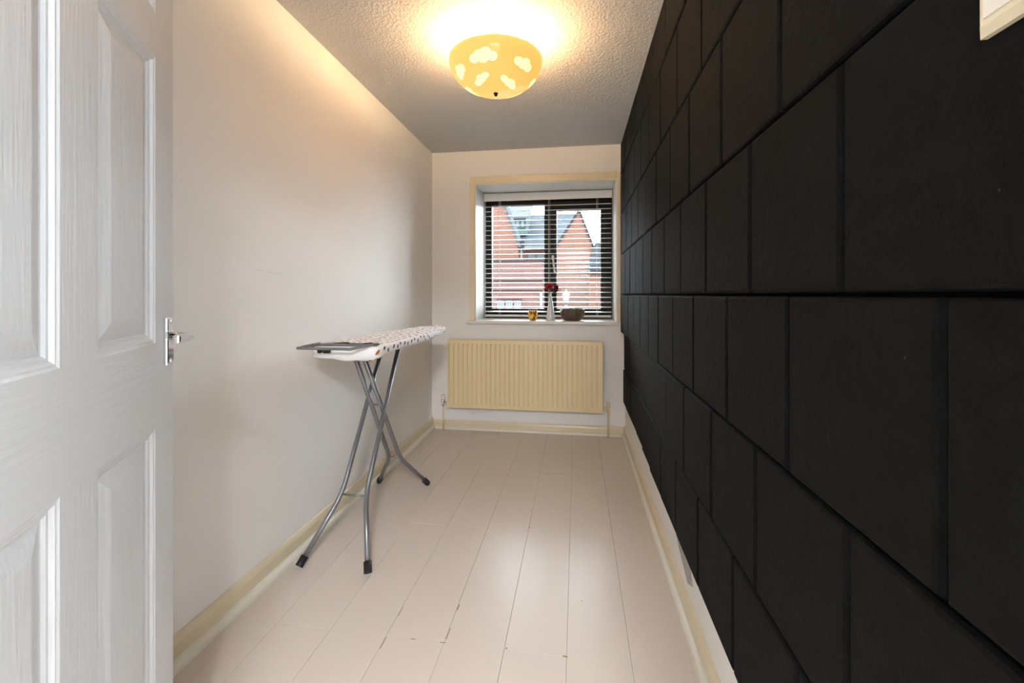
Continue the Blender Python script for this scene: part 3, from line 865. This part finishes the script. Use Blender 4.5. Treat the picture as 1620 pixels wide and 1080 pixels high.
# far house with the slate roof
Yf = 24.0
fh = empty('slate_roof_house', (0, Yf, GZ)); tag(fh, 'brick house with a long grey slate roof and a green dormer', 'house')
XE = at(903, 388, Yf).x
ez = at(850, 388, Yf).z; rz_ = at(850, 339.5, Yf + 4).z
MB().box(-12, XE, Yf, Yf + 8, GZ, ez).build('wall', M['brick'], fh)
sl_ = MB()
sl_.add([(-12.3, Yf - .35, ez - .15), (XE + .3, Yf - .35, ez - .15), (XE + .3, Yf + 4, rz_), (-12.3, Yf + 4, rz_), (-12.3, Yf + 8.35, ez - .15), (XE + .3, Yf + 8.35, ez - .15),
         (-12.3, Yf - .35, ez - .25), (XE + .3, Yf - .35, ez - .25), (XE + .3, Yf + 8.35, ez - .25), (-12.3, Yf + 8.35, ez - .25)],
        [(0, 1, 2, 3), (3, 2, 5, 4), (6, 7, 1, 0), (9, 8, 5, 4), (6, 9, 8, 7), (0, 3, 4, 9, 6), (1, 2, 5, 8, 7)])
sl_.build('roof', M['slate'], fh)
MB().box(-12.3, XE + .3, Yf - .45, Yf - .35, ez - .24, ez - .10).build('gutter', M['white_trim'], fh)
for a, b in (((836, 401), (846, 410)), ((850, 401), (861, 410)), ((868, 401), (878, 410)), ((885, 401), (896, 410))):
    pane_window(fh, a, b, Yf, 2)
# dormer
Yd = Yf + .5
d0, d1 = at(806, 346, Yd), at(832, 361, Yd)
dm = MB().box(d0.x, d1.x, Yd, Yd + 3, d1.z - .3, d0.z).build('dormer', M['green_metal'], fh)
f = MB(); hh = d0.z - d1.z; t = .09
f.box(d0.x, d1.x, Yd - .05, Yd, d1.z, d1.z + t).box(d0.x, d1.x, Yd - .05, Yd, d0.z - t, d0.z)
for k in range(4):
    x = d0.x + (d1.x - d0.x - t) * k / 3
    f.box(x, x + t, Yd - .05, Yd, d1.z + t, d0.z - t)
f.build('dormer_frame', M['teal'], dm)
MB().box(d0.x + t, d1.x - t, Yd - .02, Yd - .005, d1.z + t, d0.z - t).build('pane', M['dark_glass'], dm)
top_ = at(840, 326, Yd + 1.6)
MB().add([(d0.x - .2, Yd - .3, d0.z - .05), (d1.x + .15, Yd - .3, d0.z - .05), (top_.x + .1, Yd + 1.8, top_.z), (d0.x - .2, Yd + 1.8, top_.z), (d0.x - .2, Yd - .3, d0.z + .05), (d1.x + .15, Yd - .3, d0.z + .05), (top_.x + .1, Yd + 1.8, top_.z + .1), (d0.x - .2, Yd + 1.8, top_.z + .1)],
         [(0, 1, 2, 3), (4, 5, 6, 7), (0, 1, 5, 4), (1, 2, 6, 5), (2, 3, 7, 6), (3, 0, 4, 7)]).build('dormer_roof', M['dormer_roof'], dm)
MB().add([(d1.x, Yd, d1.z), (d1.x, Yd, d0.z), (top_.x, Yd + 1.8, top_.z), (d1.x + .02, Yd + 2.4, d1.z + .6), (d1.x - .1, Yd, d1.z), (d1.x - .1, Yd, d0.z), (top_.x - .1, Yd + 1.8, top_.z)],
         [(0, 1, 2, 3), (4, 5, 6), (0, 1, 5, 4), (1, 2, 6, 5)]).build('dormer_cheek', M['green_metal'], dm)

# near left gable
def gable(name, label, Y, pts, depth, m_, roofm):
    """pts: left eave, apex, right eave in pixels; goes down to the ground"""
    g = empty(name, (at(*pts[1], Y).x, Y, GZ)); tag(g, label, 'house')
    P = [at(*q, Y) for q in pts]
    poly = [(P[0].x, GZ), (P[2].x, GZ), (P[2].x, P[2].z), (P[1].x, P[1].z), (P[0].x, P[0].z)]
    MB().prism(poly, 'y', Y, Y + depth).build('wall', M[m_], g)
    for a, b in ((P[0], P[1]), (P[2], P[1])):
        d = (b - a).normalized(); nrm = Vector((d.z, 0, -d.x)); 
        if nrm.z < 0: nrm = -nrm
        e = a - d * .10; tp = b + d * .02
        MB().prism([(e.x, e.z), (tp.x, tp.z), (tp.x + nrm.x * .08, tp.z + nrm.z * .08), (e.x + nrm.x * .08, e.z + nrm.z * .08)], 'y', Y - .06, Y + depth).build('roof_slope', M[roofm], g)
    return g
ga = gable('gabled_house', 'tall brick gable end rising at the left of the window', 17.0, [(640, 388), (768, 246), (819.5, 388)], 1.6, 'brick', 'slate')
pp = at(824, 388, 17.4)
MB().tube([(pp.x, 17.4, pp.z + .1), (pp.x, 17.4, GZ)], .05, 8).build('drainpipe', M['white_trim'], ga)
MB().box(pp.x - .10, pp.x + .15, 17.2, 17.5, at(824, 391, 17.4).z, pp.z + .15).build('rain_hopper', M['lead'], ga)

gb = gable('gabled_house', 'brick house with a pointed gable seen through the right pane', 18.0, [(876, 398), (916, 335.5), (941, 401)], 4.0, 'brick', 'lead')
# lower wing with its slate slope
wg = empty('brick_wing', (at(960, 466, 17.1).x, 17.1, GZ)); tag(wg, 'low brick wing with a slate roof right of the pointed gable', 'house')
ws = at(932, 428, 17.1)
MB().box(ws.x, ws.x + 4, 17.1, 17.9, GZ, ws.z).build('wall', M['brick'], wg)
u = at(941.5, 388, 17.85)
MB().add([(ws.x - .1, 16.95, ws.z - .05), (ws.x + 4.2, 16.95, ws.z - .05), (ws.x + 4.2, 17.85, u.z), (u.x, 17.85, u.z), (ws.x - .1, 16.95, ws.z + .08), (ws.x + 4.2, 16.95, ws.z + .08), (ws.x + 4.2, 17.85, u.z + .1), (u.x, 17.85, u.z + .1)],
         [(0, 1, 2, 3), (4, 5, 6, 7), (0, 1, 5, 4), (1, 2, 6, 5), (2, 3, 7, 6), (3, 0, 4, 7)]).build('roof', M['wing_slate'], wg)
MB().tube([(ws.x - .1, 16.90, ws.z - .06), (ws.x + 4.2, 16.90, ws.z - .06)], .06, 8).build('gutter', M['lead'], wg)

# front brick wall with brown bands
Yw = 14.5
a = at(690, 415, Yw); b = at(858, 415, Yw)
pw_ = empty('brick_outbuilding', ((a.x + b.x) / 2, Yw, GZ)); tag(pw_, 'flat topped dusky brick building with brown bands and three small windows', 'house')
MB().box(a.x, b.x, Yw, Yw + 1.8, GZ, a.z).build('wall', M['brick2'], pw_)
MB().box(a.x - .04, b.x + .04, Yw - .05, Yw + 1.85, a.z, a.z + .05).build('coping', M['lead'], pw_)
for yy in (444.5, 460):
    z = at(800, yy, Yw).z
    MB().box(a.x, b.x + .01, Yw - .03, Yw, z - .03, z + .03).build('band', M['band'], pw_)
for x in (787, 800.5, 814):
    pane_window(pw_, (x, 475), (x + 10.5, 488), Yw, 2)
    l0, l1 = at(x - .5, 473, Yw), at(x + 11.5, 475, Yw)
    MB().box(l0.x, l1.x, Yw - .05, Yw, l1.z, l0.z).build('lintel', M['lead'], pw_)
q = at(856, 463, Yw - .06)
MB().tube([(q.x, Yw - .06, q.z), (q.x, Yw - .06, GZ)], .045, 8).build('drainpipe', M['white_trim'], pw_)

# street lamp
q = at(895.5, 468, 13.0)
sl2 = empty('street_lamp', (q.x, 13.0, GZ)); tag(sl2, 'white lantern street lamp in front of the pointed gable', 'street lamp')
MB().tube([(q.x, 13, GZ), (q.x, 13, q.z - .28)], .045, 10).lathe([(.05, -.40), (.10, -.36), (.05, -.30), (.045, -.26), (.09, -.22)], (q.x, 13, q.z), 16).build('post', M['black_iron'], sl2)
MB().lathe([(.0001, -.22), (.055, -.22), (.10, -.05), (.10, .02), (.0001, .02)], (q.x, 13, q.z), 16).build('lantern', M['lantern'], sl2)
MB().lathe([(.115, .02), (.10, .07), (.05, .13), (.02, .15), (.025, .18), (.0001, .20)], (q.x, 13, q.z), 16).build('cap', M['lantern'], sl2)
